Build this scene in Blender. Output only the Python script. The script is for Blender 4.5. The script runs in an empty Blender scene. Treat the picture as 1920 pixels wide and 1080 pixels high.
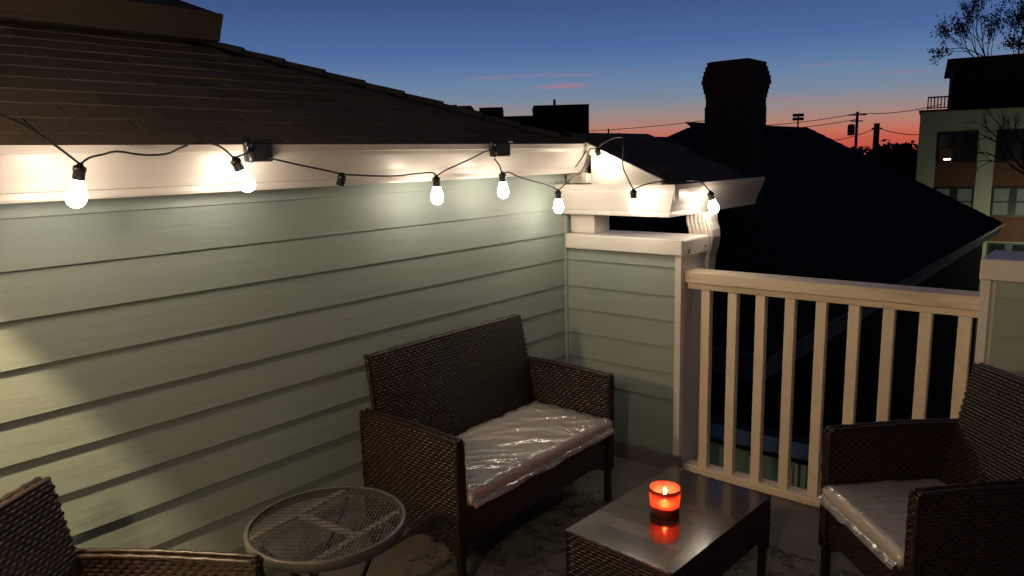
import bpy, math, random
from mathutils import Vector, Matrix, noise
random.seed(7)
PI = math.pi
S = bpy.context.scene
COL = S.collection

# ------------------------------------------------------------------ camera
cam = bpy.data.cameras.new('camera'); camo = bpy.data.objects.new('camera', cam); COL.objects.link(camo)
S.camera = camo
cam.sensor_width = 36.0; cam.lens = 25.57; cam.clip_start = .05; cam.clip_end = 3000
YAW, PITCH, ROLL = math.radians(40.70), math.radians(10.05), math.radians(-1.516)
CAM = Vector((2.429, -3.296, 1.651))
_f = Vector((-math.sin(YAW)*math.cos(PITCH), math.cos(YAW)*math.cos(PITCH), -math.sin(PITCH)))
_r = Vector((math.cos(YAW), math.sin(YAW), 0)); _u = _r.cross(_f)
_r2 = _r*math.cos(ROLL) + _u*math.sin(ROLL); _u2 = -_r*math.sin(ROLL) + _u*math.cos(ROLL)
M = Matrix((( _r2.x, _u2.x, -_f.x, CAM.x), (_r2.y, _u2.y, -_f.y, CAM.y), (_r2.z, _u2.z, -_f.z, CAM.z), (0, 0, 0, 1)))
camo.matrix_world = M

# ------------------------------------------------------------------ light constants (tuned here)
BULB = 54.0           # radiance of a string bulb
ADDED_POLE_LAMP = 110000.0     # bulb of the added hooded pole lamp, unseen on the left
ADDED_LANTERN = 340.0        # globe added on the unseen pole lamp to light railing and roof
FLAME = 480.0
ADDED_REAR_GLOBE = 430.0         # globe lamp added unseen behind the viewer to brighten railing and cushions
WARM = (1.0, .86, .68)

# ------------------------------------------------------------------ render
S.view_settings.view_transform = 'Standard'; S.view_settings.look = 'None'
S.view_settings.exposure = 0.0; S.view_settings.gamma = 1.0
S.view_settings.use_curve_mapping = False
S.cycles.use_denoising = True
S.cycles.max_bounces = 8; S.cycles.transparent_max_bounces = 12
S.cycles.caustics_reflective = False; S.cycles.caustics_refractive = False
S.cycles.sample_clamp_indirect = 6.0
try: S.cycles.denoiser = 'OPENIMAGEDENOISE'
except Exception: pass

# ------------------------------------------------------------------ sky (sun just set, 2.2 deg under the horizon)
W = bpy.data.worlds.new('World'); S.world = W; W.use_nodes = True
nt = W.node_tree; N = nt.nodes; LK = nt.links
bg = N['Background']
sky = N.new('ShaderNodeTexSky'); sky.sky_type = 'NISHITA'; sky.sun_disc = False
sky.sun_elevation = math.radians(-2.1); sky.dust_density = 2.0; sky.ozone_density = 3.0
SUN_AZ = math.radians(27)            # left of +Y
sky.sun_rotation = -SUN_AZ
tc = N.new('ShaderNodeTexCoord'); sep = N.new('ShaderNodeSeparateXYZ'); LK.new(tc.outputs['Generated'], sep.inputs[0])
def wm(op, a, b=None, c=None, clamp=False):
    n = N.new('ShaderNodeMath'); n.operation = op; n.use_clamp = clamp
    for i, v in enumerate((a, b, c)):
        if v is None: continue
        if hasattr(v, 'is_linked') or hasattr(v, 'links'): LK.new(v, n.inputs[i])
        else: n.inputs[i].default_value = v
    return n.outputs[0]
elev = wm('ARCSINE', sep.outputs[2])
elev_deg = wm('MULTIPLY', elev, 57.2958)
ramp = N.new('ShaderNodeValToRGB'); LK.new(wm('POWER', wm('DIVIDE', elev_deg, 90.0, clamp=True), .5), ramp.inputs[0])
def lin(r, g, b):
    f = lambda c: (c/255/12.92) if c <= 10 else ((c/255+.055)/1.055)**2.4
    return (f(r), f(g), f(b), 1)
stops = [(0.0, (186, 70, 56)), (.8, (196, 92, 74)), (1.3, (196, 106, 87)), (2.17, (177, 127, 113)), (3.25, (148, 136, 136)), (4.2, (124, 135, 153)),
         (5.57, (104, 130, 164)), (8.0, (77, 106, 158)), (11.5, (61, 84, 132)), (18, (46, 66, 116)), (30, (30, 45, 86)), (50, (20, 31, 62)), (90, (14, 22, 46))]
el = ramp.color_ramp.elements
while len(el) < len(stops): el.new(.5)
for e_, (d, c) in zip(el, stops): e_.position = math.sqrt(d/90); e_.color = lin(*c)
# azimuth weight: the afterglow fades away from the set sun
az = wm('ADD', wm('MULTIPLY', sep.outputs[0], -math.sin(SUN_AZ)), wm('MULTIPLY', sep.outputs[1], math.cos(SUN_AZ)))
azw = N.new('ShaderNodeMapRange'); azw.interpolation_type = 'SMOOTHSTEP'; LK.new(az, azw.inputs[0])
azw.inputs[1].default_value = .15; azw.inputs[2].default_value = .9; azw.inputs[3].default_value = 0; azw.inputs[4].default_value = 1
mixf = azw.outputs[0]
skd = N.new('ShaderNodeVectorMath'); skd.operation = 'SCALE'; skd.inputs['Scale'].default_value = .32; LK.new(sky.outputs[0], skd.inputs[0])
mx = N.new('ShaderNodeMix'); mx.data_type = 'RGBA'; LK.new(mixf, mx.inputs[0]); LK.new(skd.outputs[0], mx.inputs[6]); LK.new(ramp.outputs[0], mx.inputs[7])
# thin pink streaks of cloud low over the horizon
azang = wm('ARCTAN2', sep.outputs[0], sep.outputs[1])
comb = N.new('ShaderNodeCombineXYZ'); LK.new(wm('MULTIPLY', azang, 7.0), comb.inputs[0]); LK.new(wm('MULTIPLY', elev, 95.0), comb.inputs[1])
comb.inputs[2].default_value = 3.7
cn = N.new('ShaderNodeTexNoise'); cn.inputs['Scale'].default_value = 1.0; cn.inputs['Detail'].default_value = 4; LK.new(comb.outputs[0], cn.inputs['Vector'])
cr = N.new('ShaderNodeMapRange'); cr.interpolation_type = 'SMOOTHSTEP'; LK.new(cn.outputs['Fac'], cr.inputs[0])
cr.inputs[1].default_value = .57; cr.inputs[2].default_value = .72
band = N.new('ShaderNodeMapRange'); band.interpolation_type = 'SMOOTHSTEP'; LK.new(wm('ABSOLUTE', wm('SUBTRACT', elev_deg, 4.6)), band.inputs[0])
band.inputs[1].default_value = 2.6; band.inputs[2].default_value = .6
cf = wm('MULTIPLY', wm('MULTIPLY', cr.outputs[0], band.outputs[0]), wm('MULTIPLY', azw.outputs[0], .62))
mx2 = N.new('ShaderNodeMix'); mx2.data_type = 'RGBA'; LK.new(cf, mx2.inputs[0]); LK.new(mx.outputs[2], mx2.inputs[6]); mx2.inputs[7].default_value = lin(170, 118, 136)
LK.new(mx2.outputs[2], bg.inputs[0]); bg.inputs[1].default_value = 1.0

# ------------------------------------------------------------------ materials
MATS = {}
def mat(name, col, rough=.6, var=.0, scale=6.0, bump=0.0, bscale=60.0, metal=0.0, rnd=0.0, stretch=None, spec=.5, dirt=None, dscale=1.5, damt=.4, coat=0.0):
    m = bpy.data.materials.new(name); m.use_nodes = True; t = m.node_tree; b = t.nodes['Principled BSDF']
    b.inputs['Roughness'].default_value = rough; b.inputs['Metallic'].default_value = metal
    b.inputs['Specular IOR Level'].default_value = spec; b.inputs['Coat Weight'].default_value = coat
    co = t.nodes.new('ShaderNodeTexCoord'); mp = t.nodes.new('ShaderNodeMapping'); t.links.new(co.outputs['Object'], mp.inputs[0])
    if stretch: mp.inputs['Scale'].default_value = stretch
    cur = None
    c4 = (*col, 1)
    if var > 0 or rnd > 0 or dirt:
        n = t.nodes.new('ShaderNodeTexNoise'); n.inputs['Scale'].default_value = scale; n.inputs['Detail'].default_value = 6; n.inputs['Roughness'].default_value = .6
        t.links.new(mp.outputs[0], n.inputs['Vector'])
        mr = t.nodes.new('ShaderNodeMapRange'); mr.inputs[1].default_value = .25; mr.inputs[2].default_value = .75
        mr.inputs[3].default_value = 1-var; mr.inputs[4].default_value = 1+var; t.links.new(n.outputs['Fac'], mr.inputs[0])
        val = mr.outputs[0]
        if rnd > 0:
            oi = t.nodes.new('ShaderNodeObjectInfo'); m2 = t.nodes.new('ShaderNodeMapRange'); m2.inputs[3].default_value = 1-rnd; m2.inputs[4].default_value = 1+rnd
            t.links.new(oi.outputs['Random'], m2.inputs[0]); mm = t.nodes.new('ShaderNodeMath'); mm.operation = 'MULTIPLY'
            t.links.new(val, mm.inputs[0]); t.links.new(m2.outputs[0], mm.inputs[1]); val = mm.outputs[0]
        vm = t.nodes.new('ShaderNodeVectorMath'); vm.operation = 'SCALE'; vm.inputs[0].default_value = col; t.links.new(val, vm.inputs['Scale'])
        cur = vm.outputs[0]
        if dirt:
            n2 = t.nodes.new('ShaderNodeTexNoise'); n2.inputs['Scale'].default_value = dscale; n2.inputs['Detail'].default_value = 8; n2.inputs['Roughness'].default_value = .7
            t.links.new(mp.outputs[0], n2.inputs['Vector'])
            r2 = t.nodes.new('ShaderNodeMapRange'); r2.inputs[1].default_value = .5; r2.inputs[2].default_value = .75; r2.inputs[4].default_value = damt; t.links.new(n2.outputs['Fac'], r2.inputs[0])
            mxx = t.nodes.new('ShaderNodeMix'); mxx.data_type = 'RGBA'; t.links.new(r2.outputs[0], mxx.inputs[0]); t.links.new(cur, mxx.inputs[6]); mxx.inputs[7].default_value = (*dirt, 1)
            cur = mxx.outputs[2]
        t.links.new(cur, b.inputs['Base Color'])
    else: b.inputs['Base Color'].default_value = c4
    if bump > 0:
        bn = t.nodes.new('ShaderNodeTexNoise'); bn.inputs['Scale'].default_value = bscale; bn.inputs['Detail'].default_value = 5; t.links.new(mp.outputs[0], bn.inputs['Vector'])
        bp = t.nodes.new('ShaderNodeBump'); bp.inputs['Strength'].default_value = bump; bp.inputs['Distance'].default_value = .01
        t.links.new(bn.outputs['Fac'], bp.inputs['Height']); t.links.new(bp.outputs[0], b.inputs['Normal'])
    MATS[name] = m
    return m
def emis(name, col, s):
    m = bpy.data.materials.new(name); m.use_nodes = True; b = m.node_tree.nodes['Principled BSDF']
    b.inputs['Base Color'].default_value = (.8, .8, .8, 1); b.inputs['Emission Color'].default_value = (*col, 1); b.inputs['Emission Strength'].default_value = s
    MATS[name] = m; return m
mat('siding', (.305, .358, .330), .55, .04, 5, .18, 30, rnd=.04, stretch=(1, .12, 1), dirt=(.235, .265, .225), dscale=1.3, damt=.35)
mat('siding_x', (.290, .340, .305), .55, .04, 5, .18, 30, rnd=.04, stretch=(.12, 1, 1), dirt=(.235, .265, .225), dscale=1.3, damt=.35)
mat('trim', (.74, .70, .64), .45, .04, 4, .12, 25, rnd=.03, dirt=(.52, .46, .38), dscale=3, damt=.35)
mat('rail', (.86, .72, .53), .5, .06, 5, .25, 30, rnd=.05, dirt=(.48, .40, .31), dscale=6, damt=.5)
mat('rail_x', (.84, .70, .52), .5, .07, 5, .3, 30, rnd=.04, stretch=(.10, 1, 1), dirt=(.38, .30, .22), dscale=16, damt=.75)
mat('gutter', (.66, .60, .55), .35, .03, 3, .06, 8, dirt=(.55, .49, .44), dscale=2.0, damt=.35)
mat('shingle', (.105, .090, .070), .95, .30, 120, 1.0, 220, rnd=.14, spec=.2)
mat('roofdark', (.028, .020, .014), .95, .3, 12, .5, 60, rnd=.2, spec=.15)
mat('membrane', (.17, .155, .135), .75, .12, 6, .2, 50, dirt=(.10, .09, .075), dscale=2.5, damt=.7)
mat('wicker', (.022, .0105, .006), .38, .3, 40, .1, 200, rnd=.1)
mat('brownpaint', (.035, .029, .022), .8, .1, 3)
mat('wicker_core', (.008, .005, .004), .7, spec=.2)
mat('blackmetal', (.012, .012, .012), .4, spec=.5)
mat('blackplastic', (.012, .012, .013), .28)
mat('cord', (.010, .009, .008), .5)
mat('tabletop', (.030, .024, .020), .16, .15, 3, .02, 30, coat=.3)
mat('meshmetal', (.13, .125, .12), .42, .15, 30, metal=.3)
mat('barmetal', (.36, .35, .34), .45, .1, 30, metal=.2)
mat('cushion', (.88, .80, .67), .8, .06, 12, .15, 120)
mat('duskgutter', (.36, .29, .20), .6, .15, 3, dirt=(.18, .14, .10), dscale=1.5, damt=.5)  # white gutter, browned to offset the blue dusk light on it
mat('brick', (.085, .045, .035), .9, .3, 25, .5, 60, rnd=.2)
mat('mortar', (.10, .095, .085), .95, .2, 20, .3, 80)
mat('stucco', (.42, .385, .29), .85, .12, 1.2, .15, 12, dirt=(.28, .27, .20), dscale=.6, damt=.6)
mat('aptbrick', (.12, .045, .026), .9, .25, 4, .3, 20)
mat('aptdark', (.015, .011, .009), .9, .2, 2, spec=.1)
mat('winframe', (.015, .014, .013), .5)
mat('glass', (.018, .020, .022), .06, .2, .8)
mat('curtain', (.19, .21, .20), .8, .15, 3)
mat('bark', (.030, .024, .019), .9, .3, 20, .6, 40)
mat('leaf', (.030, .033, .016), .7, .3, 3)
mat('foliage', (.022, .026, .014), .8, .3, 2)
mat('pole', (.05, .042, .034), .9, .2, 8)
mat('ground', (.035, .035, .03), .95, .4, .08, dirt=(.02, .024, .014), dscale=.03, damt=.8)
mat('metalroof', (.05, .055, .065), .5, .3, 3)
mat('wax', (.85, .42, .26), .5)
mat('wick', (.01, .01, .01), .9)
mat('greenwall', (.30, .34, .25), .7, .1, 3)
mat('screw', (.20, .18, .16), .4, metal=.8)
mat('dusk', (.030, .030, .030), .9, .3, .3, spec=.1)
mat('duskpale', (.075, .08, .078), .9, .3, .3)
for i, k in enumerate((1.0, .92, 1.06)): pass
emis('bulb_on', WARM, BULB)
emis('added_lamp_on', (1.0, .78, .42), ADDED_POLE_LAMP)
emis('added_lantern_on', (1.0, .68, .38), ADDED_LANTERN)
emis('added_globe_on', (1.0, .70, .42), ADDED_REAR_GLOBE)
emis('flame', (1.0, .62, .22), FLAME)
emis('added_street_on', (.92, 1.0, .66), 290.0)
emis('added_yard_on', (.85, 1.0, .62), 14.0)
emis('room_on', (1.0, .50, .20), 1.2)
emis('far_light', (1.0, .85, .7), 6.0)
def mat_plastic():
    m = bpy.data.materials.new('clear_film'); m.use_nodes = True; t = m.node_tree; t.nodes.remove(t.nodes['Principled BSDF']); out = t.nodes['Material Output']
    tr = t.nodes.new('ShaderNodeBsdfTransparent'); tr.inputs[0].default_value = (.97, .97, .97, 1)
    gl = t.nodes.new('ShaderNodeBsdfGlossy'); gl.inputs['Roughness'].default_value = .14; gl.inputs[0].default_value = (1, 1, 1, 1)
    co = t.nodes.new('ShaderNodeTexCoord'); mp = t.nodes.new('ShaderNodeMapping'); mp.inputs['Scale'].default_value = (3, 14, 6); mp.inputs['Rotation'].default_value = (0, 0, .75)
    t.links.new(co.outputs['Object'], mp.inputs[0])
    n = t.nodes.new('ShaderNodeTexNoise'); n.inputs['Scale'].default_value = 1.6; n.inputs['Detail'].default_value = 3; n.inputs['Distortion'].default_value = .8
    t.links.new(mp.outputs[0], n.inputs['Vector'])
    bp = t.nodes.new('ShaderNodeBump'); bp.inputs['Strength'].default_value = .45; bp.inputs['Distance'].default_value = .02; t.links.new(n.outputs['Fac'], bp.inputs['Height']); t.links.new(bp.outputs[0], gl.inputs['Normal'])
    df = t.nodes.new('ShaderNodeBsdfDiffuse'); df.inputs[0].default_value = (.8, .8, .8, 1)
    fr = t.nodes.new('ShaderNodeLayerWeight'); fr.inputs[0].default_value = .35; t.links.new(bp.outputs[0], fr.inputs['Normal'])
    mr = t.nodes.new('ShaderNodeMapRange'); mr.inputs[3].default_value = .10; mr.inputs[4].default_value = .75; t.links.new(fr.outputs['Fresnel'], mr.inputs[0])
    m1 = t.nodes.new('ShaderNodeMixShader'); m1.inputs[0].default_value = .32; t.links.new(tr.outputs[0], m1.inputs[1]); t.links.new(df.outputs[0], m1.inputs[2])
    m2 = t.nodes.new('ShaderNodeMixShader'); t.links.new(mr.outputs[0], m2.inputs[0]); t.links.new(m1.outputs[0], m2.inputs[1]); t.links.new(gl.outputs[0], m2.inputs[2])
    t.links.new(m2.outputs[0], out.inputs[0]); MATS['clear_film'] = m
mat_plastic()
def mat_redglass():
    m = bpy.data.materials.new('red_glass'); m.use_nodes = True; t = m.node_tree; t.nodes.remove(t.nodes['Principled BSDF']); out = t.nodes['Material Output']
    tr = t.nodes.new('ShaderNodeBsdfTransparent'); tr.inputs[0].default_value = (1, .34, .27, 1)
    tl = t.nodes.new('ShaderNodeBsdfTranslucent'); tl.inputs[0].default_value = (1, .17, .13, 1)
    gl = t.nodes.new('ShaderNodeBsdfGlossy'); gl.inputs['Roughness'].default_value = .05
    df = t.nodes.new('ShaderNodeBsdfDiffuse'); df.inputs[0].default_value = (.85, .15, .12, 1)
    m0 = t.nodes.new('ShaderNodeMixShader'); m0.inputs[0].default_value = .4; t.links.new(tl.outputs[0], m0.inputs[1]); t.links.new(df.outputs[0], m0.inputs[2])
    m1 = t.nodes.new('ShaderNodeMixShader'); m1.inputs[0].default_value = .55; t.links.new(tr.outputs[0], m1.inputs[1]); t.links.new(m0.outputs[0], m1.inputs[2])
    fr = t.nodes.new('ShaderNodeFresnel'); fr.inputs[0].default_value = 1.45
    m2 = t.nodes.new('ShaderNodeMixShader'); t.links.new(fr.outputs[0], m2.inputs[0]); t.links.new(m1.outputs[0], m2.inputs[1]); t.links.new(gl.outputs[0], m2.inputs[2])
    t.links.new(m2.outputs[0], out.inputs[0]); MATS['red_glass'] = m
mat_redglass()
def mat_rug():
    m = bpy.data.materials.new('rug'); m.use_nodes = True; t = m.node_tree; b = t.nodes['Principled BSDF']; b.inputs['Roughness'].default_value = .95
    co = t.nodes.new('ShaderNodeTexCoord')
    v = t.nodes.new('ShaderNodeTexVoronoi'); v.inputs['Scale'].default_value = 9; v.feature = 'DISTANCE_TO_EDGE'
    n = t.nodes.new('ShaderNodeTexNoise'); n.inputs['Scale'].default_value = 14; n.inputs['Detail'].default_value = 8; n.inputs['Roughness'].default_value = .75
    ad = t.nodes.new('ShaderNodeMixRGB'); ad.inputs[0].default_value = .25; t.links.new(co.outputs['Object'], ad.inputs[1]); t.links.new(n.outputs['Color'], ad.inputs[2]); t.links.new(ad.outputs[0], v.inputs['Vector'])
    t.links.new(co.outputs['Object'], n.inputs['Vector'])
    s1 = t.nodes.new('ShaderNodeMath'); s1.operation = 'MULTIPLY_ADD'; s1.inputs[1].default_value = 1.6; t.links.new(v.outputs['Distance'], s1.inputs[0]); t.links.new(n.outputs['Fac'], s1.inputs[2])
    r = t.nodes.new('ShaderNodeValToRGB'); t.links.new(s1.outputs[0], r.inputs[0])
    r.color_ramp.elements[0].position = .50; r.color_ramp.elements[0].color = (.045, .038, .034, 1); r.color_ramp.elements[1].position = .66; r.color_ramp.elements[1].color = (.17, .155, .13, 1)
    t.links.new(r.outputs[0], b.inputs['Base Color'])
    bp = t.nodes.new('ShaderNodeBump'); bp.inputs['Strength'].default_value = .5; bp.inputs['Distance'].default_value = .005; t.links.new(n.outputs['Fac'], bp.inputs['Height']); t.links.new(bp.outputs[0], b.inputs['Normal'])
    MATS['rug'] = m
mat_rug()

_w = MATS['wax'].node_tree.nodes['Principled BSDF']; _w.inputs['Subsurface Weight'].default_value = 1.0; _w.inputs['Subsurface Radius'].default_value = (1.0, .35, .2); _w.inputs['Subsurface Scale'].default_value = .03
# ------------------------------------------------------------------ mesh helpers
class MB:
    def __init__(s): s.v = []; s.f = []; s.smooth = []
    def add(s, vs, fs, smooth=False):
        o = len(s.v); s.v += [tuple(p) for p in vs]; s.f += [tuple(i+o for i in f) for f in fs]; s.smooth += [smooth]*len(fs)
    def box(s, a, b, bev=0.0):
        x0, y0, z0 = a; x1, y1, z1 = b
        if bev <= 0:
            s.add([(x0,y0,z0),(x1,y0,z0),(x1,y1,z0),(x0,y1,z0),(x0,y0,z1),(x1,y0,z1),(x1,y1,z1),(x0,y1,z1)],
                  [(0,3,2,1),(4,5,6,7),(0,1,5,4),(1,2,6,5),(2,3,7,6),(3,0,4,7)]); return
        # chamfered box: 24 verts
        c = bev; P = {}; vs = []
        for ix, (x, sx) in enumerate(((x0, 1), (x1, -1))):
            for iy, (y, sy) in enumerate(((y0, 1), (y1, -1))):
                for iz, (z, sz) in enumerate(((z0, 1), (z1, -1))):
                    P[ix,iy,iz,0] = len(vs); vs.append((x, y+sy*c, z+sz*c))
                    P[ix,iy,iz,1] = len(vs); vs.append((x+sx*c, y, z+sz*c))
                    P[ix,iy,iz,2] = len(vs); vs.append((x+sx*c, y+sy*c, z))
        fs = []
        for i, fl in ((0, True), (1, False)):
            q = [P[i,0,0,0],P[i,1,0,0],P[i,1,1,0],P[i,0,1,0]]; fs.append(tuple(q[::-1] if fl else q))
            q = [P[0,i,0,1],P[1,i,0,1],P[1,i,1,1],P[0,i,1,1]]; fs.append(tuple(q if fl else q[::-1]))
            q = [P[0,0,i,2],P[1,0,i,2],P[1,1,i,2],P[0,1,i,2]]; fs.append(tuple(q[::-1] if fl else q))
        for a_ in (0,1):
            for b_ in (0,1):
                fs.append((P[a_,b_,0,0],P[a_,b_,1,0],P[a_,b_,1,1],P[a_,b_,0,1]))
                fs.append((P[a_,0,b_,0],P[a_,1,b_,0],P[a_,1,b_,2],P[a_,0,b_,2]))
                fs.append((P[0,a_,b_,1],P[1,a_,b_,1],P[1,a_,b_,2],P[0,a_,b_,2]))
                for c_ in (0,1): fs.append((P[a_,b_,c_,0],P[a_,b_,c_,1],P[a_,b_,c_,2]))
        s.add(vs, fs)
    def prism(s, poly, ax, lo, hi):
        # poly: list of 2D points in the two other axes (in cyclic order), extruded along axis ax
        n = len(poly); vs = []
        for h in (lo, hi):
            for (p, q) in poly:
                vs.append((h, p, q) if ax == 0 else ((p, h, q) if ax == 1 else (p, q, h)))
        fs = [tuple(range(n))[::-1], tuple(range(n, 2*n))] + [(i, (i+1) % n, (i+1) % n+n, i+n) for i in range(n)]
        s.add(vs, fs)
    def tube(s, pts, r, n=6, caps=True, smooth=True):
        pts = [Vector(p) for p in pts]; rings = []
        rr = r if isinstance(r, (list, tuple)) else [r]*len(pts)
        t0 = (pts[1]-pts[0]).normalized(); ref = Vector((0, 0, 1)) if abs(t0.z) < .9 else Vector((1, 0, 0))
        nrm = t0.cross(ref).normalized(); vs = []
        for i, p in enumerate(pts):
            t = (pts[min(i+1, len(pts)-1)]-pts[max(i-1, 0)])
            t = t.normalized() if t.length > 1e-9 else t0
            nrm = (nrm - t*nrm.dot(t)); nrm = nrm.normalized() if nrm.length > 1e-6 else t.orthogonal().normalized()
            b = t.cross(nrm)
            for k in range(n): a = 2*PI*k/n; vs.append(p + (nrm*math.cos(a)+b*math.sin(a))*rr[i])
        fs = []
        for i in range(len(pts)-1):
            for k in range(n): fs.append((i*n+k, i*n+(k+1) % n, (i+1)*n+(k+1) % n, (i+1)*n+k))
        if caps: fs += [tuple(range(n))[::-1], tuple(range((len(pts)-1)*n, len(pts)*n))]
        s.add(vs, fs, smooth)
    def lathe(s, prof, n=24, c=(0, 0, 0), smooth=True, mtx=None):
        vs = []; fs = []
        for (r, z) in prof:
            for k in range(n):
                a = 2*PI*k/n; p = Vector((r*math.cos(a), r*math.sin(a), z))
                if mtx: p = mtx @ p
                vs.append((p.x+c[0], p.y+c[1], p.z+c[2]))
        for i in range(len(prof)-1):
            for k in range(n): fs.append((i*n+k, i*n+(k+1) % n, (i+1)*n+(k+1) % n, (i+1)*n+k))
        s.add(vs, fs, smooth)
    def mesh(s, name):
        m = bpy.data.meshes.new(name); m.from_pydata(s.v, [], s.f)
        if any(s.smooth): m.polygons.foreach_set('use_smooth', s.smooth)
        m.update(); return m
    def build(s, name, material, parent=None, off=True):
        if parent is not None and off:
            L = ROOTLOC.get(parent.name, Vector((0, 0, 0)))
            s.v = [(a-L.x, b-L.y, c-L.z) for a, b, c in s.v]
        me = s.mesh(name); me.materials.append(MATS[material])
        return link(name, me, parent)
ROOTLOC = {}
def link(name, data, parent=None):
    o = bpy.data.objects.new(name, data); COL.objects.link(o)
    if parent is not None:
        o.parent = parent
        ROOTLOC[o.name] = ROOTLOC.get(parent.name, Vector((0, 0, 0)))
    return o
def tag(o, label, cat, group=None):
    o['label'] = label; o['category'] = cat
    if group: o['group'] = group
    return o
def struct(o): o['kind'] = 'structure'; return o
def stuff(o): o['kind'] = 'stuff'; return o
def thing(name, label, cat, loc=(0, 0, 0), rz=0, group=None):
    o = bpy.data.objects.new(name, None); COL.objects.link(o); o.location = loc; o.rotation_euler = (0, 0, rz); o.empty_display_size = .1
    ROOTLOC[o.name] = Vector(loc)
    return tag(o, label, cat, group)
def copy_tree(o, parent=None):
    c = o.copy(); COL.objects.link(c); c.parent = parent
    for ch in list(o.children): copy_tree(ch, c)
    return c
def smooth_path(pts, n=6):
    P = [Vector(p) for p in pts]; out = []
    for i in range(len(P)-1):
        p0 = P[max(i-1, 0)]; p1 = P[i]; p2 = P[i+1]; p3 = P[min(i+2, len(P)-1)]
        for k in range(n):
            t = k/n
            out.append(.5*((2*p1)+(-p0+p2)*t+(2*p0-5*p1+4*p2-p3)*t*t+(-p0+3*p1-3*p2+p3)*t**3))
    out.append(P[-1]); return out

# ------------------------------------------------------------------ ground and deck
g = MB(); R_ = 1500
g.add([(-R_, -R_, -7), (R_, -R_, -7), (R_, R_, -7), (-R_, R_, -7)], [(0, 1, 2, 3)])
struct(g.build('ground', 'ground'))
d = MB(); d.box((-.02, -6.0, -.25), (5.0, .20, 0.0)); struct(d.build('deck_floor', 'membrane'))

# ------------------------------------------------------------------ our house: siding wall, roof, gutters
HZ = [1.522, 1.373, 1.232, 1.090, .942, .811, .672, .532, .392, .252, .112, -.02]   # lower edges of the courses
house = thing('house', 'sage green sided house with white gutter and shingle roof along the left of the deck', 'house', (-.5, -2.0, 0))
w = MB(); w.box((-.12, -6.0, -.3), (-.004, .24, 1.60)); wall = w.build('wall', 'siding', house)
def board(mb, ax, lo, hi, z0, z1, face, sgn, lip=.013):
    # a lapped clapboard: proud lower edge, tucked upper edge
    p = [(face, z1), (face+sgn*.002, z1), (face+sgn*lip, z0+.001), (face+sgn*(lip-.001), z0), (face, z0)]
    mb.prism([(a, b) for a, b in p], ax, lo, hi)
top = 1.60
for k, z in enumerate(HZ):
    b = MB(); board(b, 1, -6.0, -.012, max(z, 0.0) if k == len(HZ)-1 else z, top+.012 if k else 1.575, 0.0, 1, .0105+random.uniform(0, .002))
    b.build('siding_board', 'siding', wall); top = z
b = MB(); b.box((.0005, -.022, 0), (.020, -.0005, 1.335), .003); b.build('corner_trim', 'siding', wall)

PITCHR = .405
roofz = lambda x: 1.712+PITCHR*(.10-x)
r = MB(); r.add([(.10, -6, 1.706), (.10, .10, 1.706), (-2.4, -2.4, roofz(-2.4)-.006), (-2.4, -6, roofz(-2.4)-.006)], [(0, 1, 2, 3)])
r.add([(.10, .10, 1.706), (-2.4, .10, 1.706), (-2.4, -2.4, roofz(-2.4)-.006)], [(0, 1, 2)])
r.add([(.10, -6, 1.70), (.10, .10, 1.70), (-2.4, .10, 1.70), (-2.4, -6, 1.70)], [(0, 3, 2, 1)])
roof = r.build('roof', 'roofdark', house)
# shingles: tabs in courses up the slope, 300 nearest as objects, the rest as one part
EXP = .142; sl = math.sqrt(1+PITCHR**2); ca, sa = 1/sl, PITCHR/sl
SHM = []
for v in range(4):
    m = MB(); wd = .3055 - v*.003; t = .006 + .0015*(v % 2); n_ = 4
    xs = [(-wd/2+wd*i/n_) for i in range(n_+1)]
    vs = []; 
    for i, y in enumerate(xs):
        jj = random.uniform(-.004, .004)
        vs += [(0+jj, y, 0), (0+jj, y, t), (-EXP-.03, y, .0015), (-EXP-.03, y, 0)]
    fs = []
    for i in range(n_):
        o = i*4; fs += [(o, o+4, o+5, o+1), (o+1, o+5, o+6, o+2)]
    fs += [(0, 1, 2, 3), (n_*4, n_*4+3, n_*4+2, n_*4+1)]
    m.add(vs, fs); me = m.mesh('shingle'); me.materials.append(MATS['shingle']); SHM.append((me, vs, fs))
rot_sl = Matrix(((ca, 0, sa), (0, 1, 0), (-sa, 0, ca))).to_4x4()       # local -x runs up the slope
cand = []
for row in range(17):
    s = row*EXP; x = .125 - s*ca; z = roofz(x)
    y = -5.6 + (row % 2)*.15 + random.uniform(-.03, .03)
    while y < .1:
        wv = random.randrange(4)
        if y + .12 < x - EXP*.6 or row == 0: cand.append((row, x, y, z + random.uniform(0, .002), wv))
        y += .306
hl = Vector((-.5, -2.0, 0))
cand = [c for c in cand if c[2] < .02]
cand.sort(key=lambda c: (Vector((c[1], c[2], c[3]))-Vector((.6, -1.6, 1.7))).length + (100 if c[2] < -2.95 else 0))
rest = MB()
for i, (row, x, y, z, wv) in enumerate(cand):
    mtx = Matrix.Translation(Vector((x, y, z))-hl) @ rot_sl
    if i < 300:
        o = link('shingle', SHM[wv][0], roof); o.matrix_local = mtx
    else:
        rest.add([(mtx @ Vector(p)) for p in SHM[wv][1]], SHM[wv][2])
if rest.v: stuff(rest.build('shingle_field', 'shingle', roof, off=False))
n_cap = 17
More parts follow.
